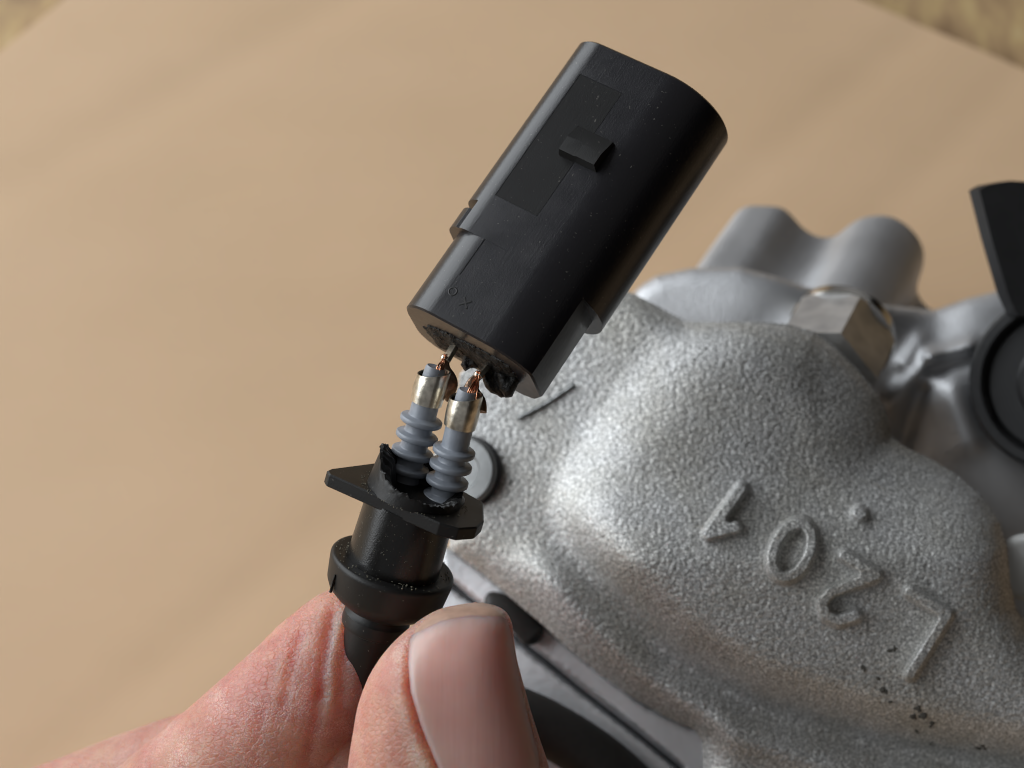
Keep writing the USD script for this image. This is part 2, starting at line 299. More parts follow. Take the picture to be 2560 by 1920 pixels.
edge2 = LineString([(1118, 1200), (1125, 1374), (1200, 1430), (1277, 1495), (1350, 1556), (1420, 1621), (1500, 1685), (1581, 1742), (1660, 1790), (1733, 1822), (1756, 1850), (1757, 1930), (1770, 2060)])
DC = 256.0
foot = LineString([(1850, 640), (1730, 765), (1630, 870), (1490, 1040), (1395, 1180), (1380, 1265), (1412, 1340), (1520, 1480), (1680, 1632), (1890, 1755), (2200, 1858), (2600, 1935), (2900, 1990)])
bulge_side = Polygon(list(foot.coords) + [(2950, 500), (1850, 500)])
gu, gv = np.arange(1040, 2760, 5.0), np.arange(620, 2130, 5.0)
GU, GV = np.meshgrid(gu, gv, indexing='ij'); gp = shapely.points(np.stack([GU, GV], -1))
def relief():
    from scipy.ndimage import gaussian_filter
    u, v = GU, GV
    s = 0.011 * (u - 1250) + 0.016 * (v - 1200)
    h = -1.0 + np.where(s > 0, 5.5 * (1 - np.exp(-np.maximum(s, 0) / 5.5)), s)
    d = shapely.distance(gp, foot); ins = shapely.contains(bulge_side, gp)
    Wd = np.interp(v, [900, 1150, 1330, 1500, 1900], [170, 160, 125, 105, 115])
    t = np.clip(d / Wd, 0, 1)
    Hb = np.interp(v, [760, 1000, 1200, 1400], [1.6, 2.0, 3.2, 9.6])
    h = h + np.where(ins, Hb * (1 - (1 - t) ** 1.7) + 2.4 * (1 - (1 - np.clip(d / 560, 0, 1)) ** 2), 0)
    h = h - 0.0035 * np.maximum(u - 1900, 0) * ins
    low = np.clip((v - 1330) / 130, 0, 1); low = low * low * (3 - 2 * low)
    h = h + np.where(ins, 0, 4.0 * np.exp(-((d - 88) / 46) ** 2) * low - 0.9 * np.exp(-(d / 30) ** 2) * low)
    lo = np.clip((u - 1620) / 220, 0, 1); h = h + np.where(ins, 0, 0.024 * np.clip(d - 25, 0, 320) * lo * lo * (3 - 2 * lo))
    h = gaussian_filter(h, 4.0)
    RR = np.interp(u, [1600, 1850, 2050, 2300, 2500], [60, 110, 210, 190, 120]); HH = np.interp(u, [1600, 1850, 2050, 2400], [4, 6, 9.5, 8.5])
    t = np.clip(shapely.distance(gp, sil) / RR, 0, 1); h = h - HH * (1 - np.sqrt(np.clip(1 - (1 - t) ** 2, 0, 1)))
    t = np.clip(shapely.distance(gp, edge2) / 95, 0, 1); h = h - 5.0 * (1 - np.sqrt(np.clip(1 - (1 - t) ** 2, 0, 1)))
    return gaussian_filter(h, 1.2)
from scipy.interpolate import RegularGridInterpolator
REL = RegularGridInterpolator((gu, gv), relief(), method='cubic', bounds_error=False, fill_value=None)
from scipy.spatial import cKDTree
def pebbles(step):
    gx, gy = np.meshgrid(np.arange(1030, 2770, step), np.arange(610, 2140, step))
    p = np.stack([gx.ravel(), gy.ravel()], 1); return cKDTree(p + rng.uniform(-.48, .48, p.shape) * step)
PB, PB2 = pebbles(9.5), pebbles(24.0)
def cover_depth(u, v):
    u, v = np.asarray(u, float), np.asarray(v, float); k = np.stack([u, v], -1)
    d = PB.query(k, k=3)[0]
    soft = -4.0 * np.log(np.exp(-d / 4.0).sum(-1)) + 2.6
    g = -0.125 * np.clip(soft / 7.0, 0, 1.6) ** 1.5
    g = g - 0.045 * np.clip(PB2.query(k)[0] / 16, 0, 1.3)
    return DC - REL(k) - g - 0.08 * fbm(np.stack([u, v, 0 * u], -1), 1 / 120, 2, 5)
cover = part('cover', sheet(cover_poly, cover_depth, 2.7, back=276, bstep=3), 'cast_aluminium', cast, smooth=50)
strokes = [('letter', [(1853, 1220), (1772, 1335), (1838, 1318)]),
           ('letter', [(1980 + 72 * math.cos(a) * .42 + 44 * math.sin(a) * .9, 1376 - 72 * math.cos(a) * .9 + 44 * math.sin(a) * .42) for a in np.linspace(0, 2 * np.pi, 40)]),
           ('letter', [(2110, 1388), (2190, 1438), (2130, 1462), (2078, 1480), (2056, 1505), (2064, 1538), (2096, 1553), (2140, 1540)]),
           ('letter', [(2275, 1480), (2368, 1538), (2276, 1686)]),
           ('full_stop', [(2146, 1281), (2154, 1286)])]
for nm, st in strokes:
    pl = LineString(st).buffer(23 if nm == 'letter' else 24)
    def ld(u, v, pl=pl):
        t = np.clip(shapely.distance(shapely.points(np.stack([u, v], -1)), pl.exterior if not pl.interiors else shapely.union_all([pl.exterior, *pl.interiors])) / 13, 0, 1)
        return cover_depth(u, v) + 0.06 - 2.3 * (3 * t * t - 2 * t ** 3)
    part(nm, sheet(pl, ld, 3.0, bstep=3.0), 'cast_aluminium', cover, smooth=True)
# a thin casting seam left on the plateau
pl = LineString([(1298, 1044), (1360, 1012), (1432, 964)]).buffer(7)
part('casting_seam', sheet(pl, lambda u, v: cover_depth(u, v) + 0.05 - 0.9 * np.clip(shapely.distance(shapely.points(np.stack([u, v], -1)), pl.exterior) / 6, 0, 1), 2.5, bstep=2.5), 'dull_steel', cover, smooth=True)
# dark specks, small blobs set where the cover is pitted
sp = []
for (u, v, r) in ((2229, 1627, 9), (2237, 1622, 5), (2157, 1667, 7), (2197, 1699, 7), (2211, 1731, 9), (2229, 1753, 6), (2290, 1778, 10), (2302, 1784, 11), (2285, 1790, 8), (2330, 1806, 8), (2290, 1830, 6), (2330, 1860, 6), (2455, 1872, 9), (1767, 871, 4), (1735, 900, 3), (1335, 1102, 5), (1275, 1205, 6), (1560, 1335, 4)):
    for _ in range(3):
        uu, vv = u + rng.normal(0, r * .5), v + rng.normal(0, r * .5)
        s = trimesh.creation.icosphere(1, 1.0); d0 = float(cover_depth(np.array([uu]), np.array([vv]))[0]); c0 = P(uu, vv, d0)
        s.vertices = c0 + s.vertices * rng.uniform(.5, 1.3, 3) * np.array([1, 1, 0.4]) * r * 0.062 * rng.uniform(.45, 1); sp.append(s)
part('dark_specks', trimesh.util.concatenate(sp), 'dark_speck', cover, kind='stuff')

# body behind the cover, with two lobes running back along the machine's axis
E = nrm(P(1960, 500, 310) - P(1730, 850, 272))
prof = [(1849, 519), (1862, 511), (1880, 507), (1953, 510), (1972, 520), (1988, 538), (2012, 566), (2040, 584), (2068, 590), (2096, 583), (2125, 556), (2161, 536), (2206, 531), (2240, 537), (2272, 557), (2300, 587), (2314, 620), (2314, 655), (2301, 690), (2294, 715), (2303, 742), (2325, 765), (2352, 776), (2440, 780), (2440, 980), (2000, 980), (1760, 640)]
far = P(*np.array(prof).T, 306.0)
def extrude_along(poly3, vec, ch=1.4):
    """Closed outline (n,3) swept along vec, with a softened far end."""
    c = poly3.mean(0); n = len(poly3); k = nrm(vec)
    rings = []
    ln = LineString([p[:2] for p in poly3])
    ins = Polygon(poly3[:, :2]).buffer(0)
    nrmls = np.array([nrm(np.cross(poly3[(i + 1) % n] - poly3[i - 1], k)) for i in range(n)])
    sgn = -1 if ((poly3 - c) * nrmls).sum() > 0 else 1
    for a in np.linspace(0, 90, 5):
        a = math.radians(a); rings.append(poly3 + sgn * nrmls * ch * (1 - math.sin(a)) - k * -ch * (1 - math.cos(a)) )
    rings.append(poly3 + np.asarray(vec))
    v = np.vstack(rings); f = []
    for i in range(len(rings) - 1):
        for j in range(n):
            p, q, r, s = i * n + j, i * n + (j + 1) % n, (i + 1) * n + (j + 1) % n, (i + 1) * n + j
            f += [(p, q, r), (p, r, s)]
    q = poly3[:, :2]; tri = [t for t in Delaunay(q).simplices if Polygon(q).buffer(1e-4).contains(Point(q[t].mean(0)))]
    for t in tri: f += [tuple(t), tuple(np.array(t)[::-1] + (len(rings) - 1) * n)]
    m = trimesh.Trimesh(v, f, process=False); trimesh.repair.fix_normals(m); return m
prof_d = Polygon(prof)
L_ = prof_d.exterior; pf = np.array([L_.interpolate(k / 150, normalized=True).coords[0] for k in range(150)])
from scipy.ndimage import gaussian_filter1d
pf = gaussian_filter1d(pf, 0.8, axis=0, mode='wrap')
part('lobed_boss', extrude_along(P(pf[:, 0], pf[:, 1], 310.0), -E * 30), 'fine_cast_aluminium', cast, smooth=40)
body_poly = Polygon([(1560, 760), (1600, 716), (1641, 690), (1727, 671), (1850, 668), (1935, 690), (2010, 716), (2110, 742), (2210, 762), (2300, 772), (2337, 776), (2419, 746), (2520, 722), (2640, 740), (2700, 1300), (2700, 1720), (2400, 1600), (2050, 1200), (1800, 1000), (1600, 850)]).buffer(10).buffer(-10)
def seg(u, v, a, b):
    a, b = np.array(a, float), np.array(b, float); p = np.stack([u, v], -1) - a; t = np.clip((p @ (b - a)) / ((b - a) @ (b - a)), 0, 1)
    return np.linalg.norm(p - t[..., None] * (b - a), axis=-1)
bctl = np.array([(1560, 760, -3), (1727, 671, -4), (1850, 668, -3), (1700, 790, -1), (1900, 770, 0), (2010, 716, -2), (2210, 762, -4), (2110, 850, -2), (2337, 780, -9), (2419, 746, -9), (2520, 722, -10), (2640, 740, -10), (2300, 860, -5), (2420, 860, -3), (2250, 1000, -2), (2350, 1000, 1.5), (2450, 1020, 2), (2260, 1090, -4), (2330, 1120, 0), (2450, 1200, 3), (2600, 1300, 4), (2700, 1500, 4), (2000, 1000, 0), (2500, 1600, 2)], float)
brbf = RBFInterpolator(bctl[:, :2] / 1000, bctl[:, 2], kernel='thin_plate_spline', smoothing=1e-4)
def body_depth(u, v):
    h = brbf(np.stack([u, v], -1) / 1000)
    for a, b, w, hh in (((2230, 1010), (2325, 890), 26, 2.2), ((2325, 890), (2425, 862), 18, 2.6), ((2260, 905), (2300, 850), 22, 1.6), ((2385, 975), (2420, 1100), 40, 1.6), ((2250, 1120), (2300, 980), 24, -2.0), ((2330, 925), (2440, 895), 14, -1.6)):
        h = h + hh * np.exp(-(seg(u, v, a, b) / w) ** 2)
    t = np.clip(shapely.distance(shapely.points(np.stack([u, v], -1)), body_poly.exterior) / 45, 0, 1)
    return 281 - h + 2.5 * (1 - np.sqrt(np.clip(1 - (1 - t) ** 2, 0, 1)))
part('body', sheet(body_poly, body_depth, 9, back=312, bstep=8), 'fine_cast_aluminium', cast, smooth=50)
# hexagon plug
hx, hy, hz = frame(E, (1, 0, 0))
hc = P(2080, 880, 276)
hexa = lambda r, z, a0=0: [(r * math.cos(math.radians(a0 + 60 * i)), r * math.sin(math.radians(a0 + 60 * i)), z) for i in range(6)]
circ = lambda r, z, n=36: [(r * math.cos(2 * math.pi * i / n), r * math.sin(2 * math.pi * i / n), z) for i in range(n)]
HR = 9.8; nv_ = nrm(np.array([-.23, .85, .48])); ha = math.degrees(math.atan2(nv_ @ hy, nv_ @ hx)) + 30
hexm = m3.Manifold.hull_points(np.array(hexa(HR, -8, ha) + hexa(HR, 5.2, ha), float)) ^ m3.Manifold.hull_points(np.array(circ(HR * 1.005, 3.6) + circ(HR * 0.88, 5.2) + circ(HR * 1.005, -9), float))
plug = part('hexagon_plug', place(hexm, hc, hx, hy, hz), 'plug_steel', cast, smooth=25)
part('plug_collar', lathe([(8.8, 4.6), (9.1, 4.8), (9.1, 6.8), (8.6, 7.4), (4.2, 7.4), (4.0, 6.6)], hc, E, 48), 'bright_steel', plug)
# round bolt head at the left edge
ba = nrm([-0.30, 0.16, 1.0]); bc = P(1163, 1180, float(cover_depth(np.array([1200.]), np.array([1200.]))[0]) + 0.3)
bolt = part('bolt_head', lathe([(5.5, -3), (5.5, 1.0)] + arc((4.9, 1.3), 0.6, 0, 90, 6) + [(3.0, 1.95), (2.7, 1.6)], bc, ba, 64), 'dull_steel', cast)
part('gap_shadow_ring', lathe([(5.8, -2.5), (5.8, 0.35), (5.7, 0.45), (5.3, 0.45)], bc, ba, 64), 'dark_gasket', bolt)  # dark ring standing in for the shaded gap round the head
# machined flange strips below the cover
def strip(name, pts, depth, back, m, edge=14, tilt=0.0):
    pl = Polygon(pts).buffer(6).buffer(-6)
    def dp(u, v):
        t = np.clip(shapely.distance(shapely.points(np.stack([u, v], -1)), pl.exterior) / edge, 0, 1)
        return depth - tilt * ((u - 1400) * .75 + (v - 1620) * .66) + 0.7 * (1 - np.sqrt(np.clip(1 - (1 - t) ** 2, 0, 1)))
    return part(name, sheet(pl, dp, 9, back=back, bstep=9), m, cast, smooth=50)
strip('flange', [(1090, 1350), (1180, 1405), (1300, 1500), (1450, 1635), (1620, 1765), (1765, 1835), (1775, 2000), (1800, 2060), (1720, 1990), (1702, 1918), (1600, 1835), (1451, 1719), (1370, 1650), (1290, 1590), (1200, 1512), (1105, 1432)], 264.5, 282, 'machined_aluminium', 16, 0.015)
strip('gasket', [(1080, 1420), (1200, 1500), (1290, 1580), (1451, 1710), (1600, 1825), (1740, 1925), (1800, 2080), (1700, 2060), (1600, 1900), (1451, 1760), (1200, 1540), (1070, 1450)], 266.3, 282, 'dark_gasket', 8, 0.015)
strip('lower_housing', [(1060, 1438), (1130, 1468), (1200, 1522), (1290, 1600), (1451, 1729), (1600, 1845), (1694, 1922), (1780, 2080), (1300, 2080), (1180, 1800), (1080, 1600)], 265.5, 290, 'machined_aluminium', 14, 0.017)
part('rubber_pad', tube(spline(P(np.array([1215, 1250, 1300, 1345]), np.array([1512, 1515, 1552, 1600]), np.array([265., 264.5, 264.0, 264.])), 24), np.r_[1.2, 1.9, 2.1 * np.ones(18), 2.2, 2.0, 1.6, 1.0], 24), 'black_rubber', cast, smooth=50)
part('white_knob', lathe([(3.2, -6), (4.6, -5.5)] + arc((3.8, 1.0), 1.6, 0, 90, 8) + [(1, 2.6)], P(2575, 1418, 262), nrm([-.5, .1, 1]), 40), 'white_finish', cast)  # rounded white shape cut by the right edge
# black hose under the flange
hose = thing('rubber_hose', P(1450, 1850, 258), 'black rubber hose curving along the lower edge of the casting beside the thumb', 'hose')
part('tube_wall', tube(spline(P(np.array([1120, 1240, 1340, 1430, 1510, 1590, 1660, 1720]), np.array([1742, 1768, 1806, 1856, 1912, 1985, 2070, 2160]), np.array([257.0] * 8)), 80), 4.3, 32), 'black_rubber', hose, smooth=50)
# black cap with its upright guard at the right edge
cap = thing('black_cap', P(2600, 960, 275), 'round black plastic cap with an upright flat guard, cut by the right edge', 'cap')
ca = nrm([-0.42, 0.10, 1.0]); cc = P(2655, 955, 272)
part('cap_rim', lathe([(14.2, -9), (14.9, -8.5), (14.9, 0.6), (14.4, 1.1), (13.0, 1.1), (12.6, 0.7), (12.6, -0.6), (12.9, -1.2), (12.9, -3)], cc, ca, 96), 'black_part', cap)
part('cap_face', lathe([(12.0, -4), (12.0, -1.6), (11.6, -1.2), (7.4, -1.2), (7.0, -0.8), (7.0, 1.6), (6.5, 2.0), (3, 2.0)], cc, ca, 72), 'black_part', cap)
def slab(pts, d, th, side_vec, m, parent, name, c=0.3):
    q = P(*np.array(pts, float).T, d); v = np.vstack([q, q + np.asarray(side_vec) * th]); n = len(q)
    tri = [t for t in Delaunay(np.array(pts)).simplices if Polygon(pts).buffer(.01).contains(Point(np.array(pts)[t].mean(0)))]
    f = []
    for t in tri: f += [tuple(t), tuple(np.array(t)[::-1] + n)]
    for j in range(n): f += [(j, (j + 1) % n, (j + 1) % n + n), (j, (j + 1) % n + n, j + n)]
    mm = trimesh.Trimesh(v, f, process=False); trimesh.repair.fix_normals(mm); return part(name, mm, m, parent, smooth=False)
slab([(2448, 474), (2470, 462), (2525, 452), (2600, 456), (2700, 470), (2700, 800), (2545, 790), (2520, 735), (2480, 600)], 273, 2.4, nrm([-0.55, 0.05, -1]), 'black_part', cap, 'guard')

# ------------------------------------------------------------------ the broken connector
con = thing('broken_connector', P(1000, 1300, 222), 'broken black two-pin plug pulled from its grommet, held upright by the fingers', 'connector')
Otl, Obl = P(1438, 79, 231.0), P(1124, 522, 223.5)
Ax = nrm(Otl - Obl)
x0 = nrm(np.cross([0, 0, 1.0], Ax)) * -1
x0 = x0 if x0[0] > 0 else -x0
b0 = np.cross(Ax, x0); b0 = b0 if b0[2] < 0 else -b0          # away from the viewer
ROLL = math.radians(22)
wx = x0 * math.cos(ROLL) - b0 * math.sin(ROLL); bx = b0 * math.cos(ROLL) + x0 * math.sin(ROLL)
def cplace(m):
    m = tm(m).copy(); m.vertices = Otl + m.vertices @ np.stack([wx, bx, Ax]); 
    if np.linalg.det(np.stack([wx, bx, Ax])) < 0: m.invert()
    return m
WT, BT, RB, RS = 24.2, 18.0, 9.0, 4.4
sec = Polygon(arc((RS, RS), RS, 180, 270, 10) + arc((WT - RB, RB), RB, -90, 90, 40) + arc((RS, BT - RS), RS, 90, 180, 10))
L1 = np.linalg.norm(Otl - Obl) + 1.6          # shell length
LT = 46.2                                     # down to the end of the inner body
shell = prism(sec, -L1, 0, 0.0, 0.3)
cav = prism(sec.buffer(-1.6), -22, 1)
inner_sec = Polygon(arc((1.1 + 5.6, 0.0 + 5.6), 5.6, 180, 270, 18) + [p for p in arc((WT - RB, RB), RB, -90, -30, 27) if p[0] < WT - 1.9] + [(WT - 1.9, 5.3), (WT - 1.9, 10.6), (WT - 3.4, 13.2), (WT - 5.5, 14.3)] + arc((5.3, 10.2), 4.2, 90, 180, 14))
inner = prism(inner_sec, -LT, -L1 + 1, 0.25, 0)
# shallow panel sunk in the front, slot in the left edge
shell = shell - cav
shell = shell - boxm(4.4, 11.4, -1, 0.10, -27.2, -5.6)
shell = shell - boxm(-1, 2.6, -1, 9, -L1 + 3.3, -L1 + 4.7) - boxm(-1, 2.6, -1, 0.75, -L1 - .1, -L1 + 3.4)
shell = shell + (inner - boxm(6.9, 10.6, -1, 0.09, -39.5, -L1 + .02))
housing = part('housing', cplace(shell), 'black_plastic', con, smooth=30)
latch = m3.Manifold.hull_points(np.array([(8.8, 0.5, -17.9), (14.9, 0.5, -17.9), (8.8, 0.5, -13.0), (14.9, 0.5, -13.0), (9.0, -1.7, -17.7), (14.7, -1.7, -17.7), (9.0, -1.7, -15.9), (14.7, -1.7, -15.9), (9.0, -0.7, -13.1), (14.7, -0.7, -13.1)], float))
latch = latch - boxm(8, 11.7, -2.5, -1.5, -18.5, -12)
part('latch_nub', cplace(latch), 'matt_black_plastic', housing, smooth=20)
part('panel', cplace(boxm(4.41, 11.32, 0.055, 0.5, -27.15, -5.66)), 'worn_black_plastic', housing)
body_i = housing
rg = trimesh.creation.torus(0.55, 0.17, 20, 8); rg.apply_transform(trimesh.transformations.rotation_matrix(math.pi / 2, [1, 0, 0])); rg.apply_translation([7.5, 0.1, -42.0])
part('moulded_mark', cplace(rg), 'matt_black_plastic', body_i)
part('moulded_mark', cplace(m3.Manifold.batch_boolean([rbox(-.9, .9, -.12, .25, -.14, .14, .05).rotate([0, a, 0]).translate([10.0, 0.05, -42.6]) for a in (45, -45)], m3.OpType.Add)), 'matt_black_plastic', body_i)
# torn plastic hanging from the bottom
pg = Polygon([(4.5, 5.5), (8, 4.2), (14, 3.6), (18.5, 3.8), (19.5, 7), (17, 11), (10, 12.6), (5, 12.0), (3.4, 9)])
gw, gb = np.meshgrid(np.arange(2, 20.5, 0.22), np.arange(1.5, 13.2, 0.22), indexing='ij')
dd = shapely.distance(shapely.points(np.stack([gw, gb], -1)), pg.exterior) * np.where(shapely.contains(pg, shapely.points(np.stack([gw, gb], -1))), 1, -1)
dd = dd + 1.6 * fbm(np.stack([gw, gb, 0 * gw], -1).reshape(-1, 3), 0.9, 4, 61).reshape(gw.shape)
tt = np.where(dd > 0, 0.12 + 0.38 * np.clip(dd / 1.2, 0, 1) * (1 + 1.8 * fbm(np.stack([gw, gb, 0 * gw], -1).reshape(-1, 3), 1.1, 4, 62).reshape(gw.shape)), -0.2)
nw, nb = gw.shape; ii = np.arange(nw * nb).reshape(nw, nb)
tf = np.vstack([np.stack([ii[:-1, :-1], ii[1:, :-1], ii[1:, 1:]], -1).reshape(-1, 3), np.stack([ii[:-1, :-1], ii[1:, 1:], ii[:-1, 1:]], -1).reshape(-1, 3)])
tf = tf[(tt.ravel()[tf] > 0).any(1)]
part('torn_dark_face', cplace(trimesh.Trimesh(np.stack([gw, gb, -LT - tt], -1).reshape(-1, 3), tf[:, ::-1], process=False)), 'torn_plastic', con, smooth=25)  # torn mass, spread wide as a dark sheet to shade the underside
def lump(c, ax, rr, seed, rough=0.35, sub=4):
    s = trimesh.creation.icosphere(sub, 1.0); p = s.vertices
    s.vertices = p * (1 + rough * 2 * fbm(p + seed * 3.1, 2.2, 4, seed)[:, None]) * np.array(rr)
    x, y, z = frame(ax, (1, 0, 0)); return place(s, c, x, y, z)
for k, (pts, d0) in enumerate((
    ([(1050, 795), (1092, 805), (1125, 815), (1142, 848), (1134, 868), (1122, 875), (1108, 862), (1095, 842), (1073, 828)], 225.5),
    ([(1135, 835), (1165, 845), (1190, 872), (1203, 903), (1192, 925), (1176, 921), (1164, 929), (1151, 914), (1158, 888)], 225.2),
    ([(1190, 860), (1245, 895), (1295, 925), (1283, 965), (1277, 990), (1255, 994), (1226, 983), (1208, 957), (1203, 936), (1212, 928), (1200, 905)], 222.5),
    ([(1240, 930), (1300, 928), (1296, 955), (1281, 990), (1262, 995), (1247, 972)], 221.3))):
    pl = LineString(np.vstack([pts, pts[:1]])); q = np.array([pl.interpolate(t, normalized=True).coords[0] for t in np.linspace(0, 1, 140)[:-1]])
    q += 9 * np.stack([fbm(np.c_[q, 0 * q[:, :1]], 1 / 22, 4, 31 + k), fbm(np.c_[q, 0 * q[:, :1]], 1 / 22, 4, 41 + k)], 1)
    pl = Polygon(q).buffer(0); pl = max(pl.geoms, key=lambda a: a.area) if pl.geom_type != 'Polygon' else pl
    def sd(u, v, pl=pl, d0=d0, k=k):
        t = np.clip(shapely.distance(shapely.points(np.stack([u, v], -1)), pl.exterior) / 14, 0, 1)
        return d0 - 1.1 * np.sqrt(1 - (1 - t) ** 2) - 1.6 * fbm(np.stack([u, v, 0 * u + k], -1), 1 / 26, 4, 50 + k) * t
    part('torn_stub', sheet(pl, sd, 3.2, back=d0 + 1.6, bstep=3.2), 'torn_plastic', con, smooth=25)

# grommet
Ga, Gb = P(984, 1406, 222.6), P(1026, 1266, 220.2)
G = nrm(Gb - Ga); gx, gy, gz = frame(G, (1, -0.33, 0)); 
if gy[2] < 0: gy = -gy
def gplace(m):
    m = tm(m).copy(); B = np.stack([gx, gy, gz]); m.vertices = Ga + m.vertices @ B
    if np.linalg.det(B) < 0: m.invert()
    return m
HF = np.linalg.norm(Gb - Ga)
sleeve = part('sleeve', lathe([(6.3, -3), (6.42, 0), (6.12, HF + 0.6)], Ga, G, 96, gx), 'sleeve_plastic', con)
col_prof = [(4.4, -7.2), (5.2, -6.8), (6.6, -5.9), (7.7, -4.9), (8.2, -3.9), (8.6, -0.8)] + arc((8.05, -0.55), 0.55, 0, 90, 6) + [(7.4, 0.02), (6.0, -0.25)]
collar = part('collar', lathe(col_prof, Ga, G, 96, gx), 'matt_black_plastic', con)
sl = rbox(-0.12, 0.12, 8.28, 8.66, -4.6, -1.9, .05); sl = sl.rotate([0, 0, 52])
part('collar_slit', gplace(sl), 'torn_plastic', collar)
part('neck_ring', lathe([(4.0, -10.3), (4.55, -10.0), (4.7, -9.3), (4.6, -8.2), (4.2, -7.8), (3.9, -6.8)], Ga, G, 72, gx), 'matt_black_plastic', con)
ptail = spline(np.array([Ga - G * 8, Ga - G * 11, Ga - G * 15.5, Ga - G * 22 + [1.8, 0, 1.0], Ga - G * 30 + [7.0, 0, 0.0], Ga - G * 45 + [14, 0, -3]]), 40)
part('cable_tail', tube(ptail, np.interp(np.linspace(0, 1, 40), [0, .15, .33, .5, 1], [4.2, 3.7, 2.3, 1.8, 1.8]), 40), 'matt_black_plastic', con, smooth=50)
fl2 = Polygon([(-11.6, 0.6), (-11.9, 1.6), (-11.4, 2.7), (4.6, 7.6), (7.2, 7.3), (9.4, 5.0), (10.0, 2.0), (9.2, -4.5), (4.0, -7.6), (-5.8, -7.8)]).buffer(-.5).buffer(.5)
part('flange', gplace(prism(fl2, HF + 0.2, HF + 2.0, 0.15, 0.2)), 'matt_black_plastic', con, smooth=30)
# broken tube wall above the flange, high at the left
nA, nH = 220, 26; th = np.linspace(0, 2 * np.pi, nA, endpoint=False)
Z0 = HF + 1.8
def wall_h(t):
    deg = (np.degrees(t) + 360) % 360      # 0 = right, 90 = towards the viewer, 180 = left
    return np.interp(deg, [0, 40, 75, 100, 120, 140, 155, 168, 184, 197, 215, 250, 300, 330, 360], [1.9, 1.2, 1.5, 2.0, 2.6, 3.6, 5.2, 5.9, 5.7, 5.0, 3.8, 3.0, 2.6, 2.2, 1.9])
hh = wall_h(th) * (1 + 0.25 * fbm(np.c_[np.cos(th), np.sin(th), 0 * th], 4, 4, 9)) + 0.9 * fbm(np.c_[np.cos(th), np.sin(th), 0 * th], 11, 3, 4)
v = []; ro = 6.5
for i, t in enumerate(th):
    ri = 4.95 - 1.3 * math.exp(-((math.degrees(t) - 178) / 32) ** 2)
    col = []
    zs = np.linspace(0, 1, 14)
    for z in zs: col.append((ro - 0.12 * z * hh[i], z * hh[i]))
    for s in np.linspace(0.12, 0.88, 6): col.append((ro + (ri - ro) * s, hh[i] * (1 - 0.3 * s) + 0.22 * (rng.random() - .5)))
    for z in zs[::-1]: col.append((ri - 1.2 * (1 - z), z * hh[i] * 0.68))
    for (r, z) in col:
        jit = 0.3 * (z / hh[i]) ** 2 * fbm(np.array([[r * math.cos(t), r * math.sin(t), z]]), 1.6, 3, 8)[0]
        v.append(((r + jit) * math.cos(t), (r + jit) * math.sin(t), Z0 + z))
m_ = len(v) // nA; f = []
for i in range(nA):
    for j in range(m_):
        a, b, c, d = i * m_ + j, ((i + 1) % nA) * m_ + j, ((i + 1) % nA) * m_ + (j + 1) % m_, i * m_ + (j + 1) % m_
        f += [(a, b, c), (a, c, d)]
wl = trimesh.Trimesh(np.array(v), f, process=False)
if wl.volume < 0: wl.invert()
part('torn_tube_wall', gplace(wl), 'matt_black_plastic', con, smooth=30)
# crumbs and lint on the black rubber
cr, li = [], []
for _ in range(150):
    t = rng.uniform(0, 2 * np.pi); r = rng.uniform(6.3, 8.2); z = 0.1
    s = trimesh.creation.icosphere(0, rng.uniform(.03, .11)); s.vertices *= rng.uniform(.6, 1.4, 3); s.apply_translation([r * math.cos(t), r * math.sin(t), z]); li.append(s)
for _ in range(120):
    t = rng.uniform(0, 2 * np.pi); r = rng.uniform(6.7, 7.5); z = HF + 2.05 + (wall_h(np.array([t]))[0] if r < 6.5 else 0)
    s = trimesh.creation.icosphere(0, rng.uniform(.03, .09)); s.vertices *= rng.uniform(.6, 1.4, 3); s.apply_translation([r * math.cos(t), r * math.sin(t), z]); li.append(s)
for _ in range(90):
    t = rng.uniform(0, np.pi); z = rng.uniform(0.3, HF) ** 1.0
    s = trimesh.creation.icosphere(0, rng.uniform(.02, .05)); s.apply_translation([6.4 * math.cos(t), 6.4 * math.sin(t), z]); li.append(s)
part('lint', gplace(trimesh.util.concatenate(li)), 'lint', con, kind='stuff', smooth=False)

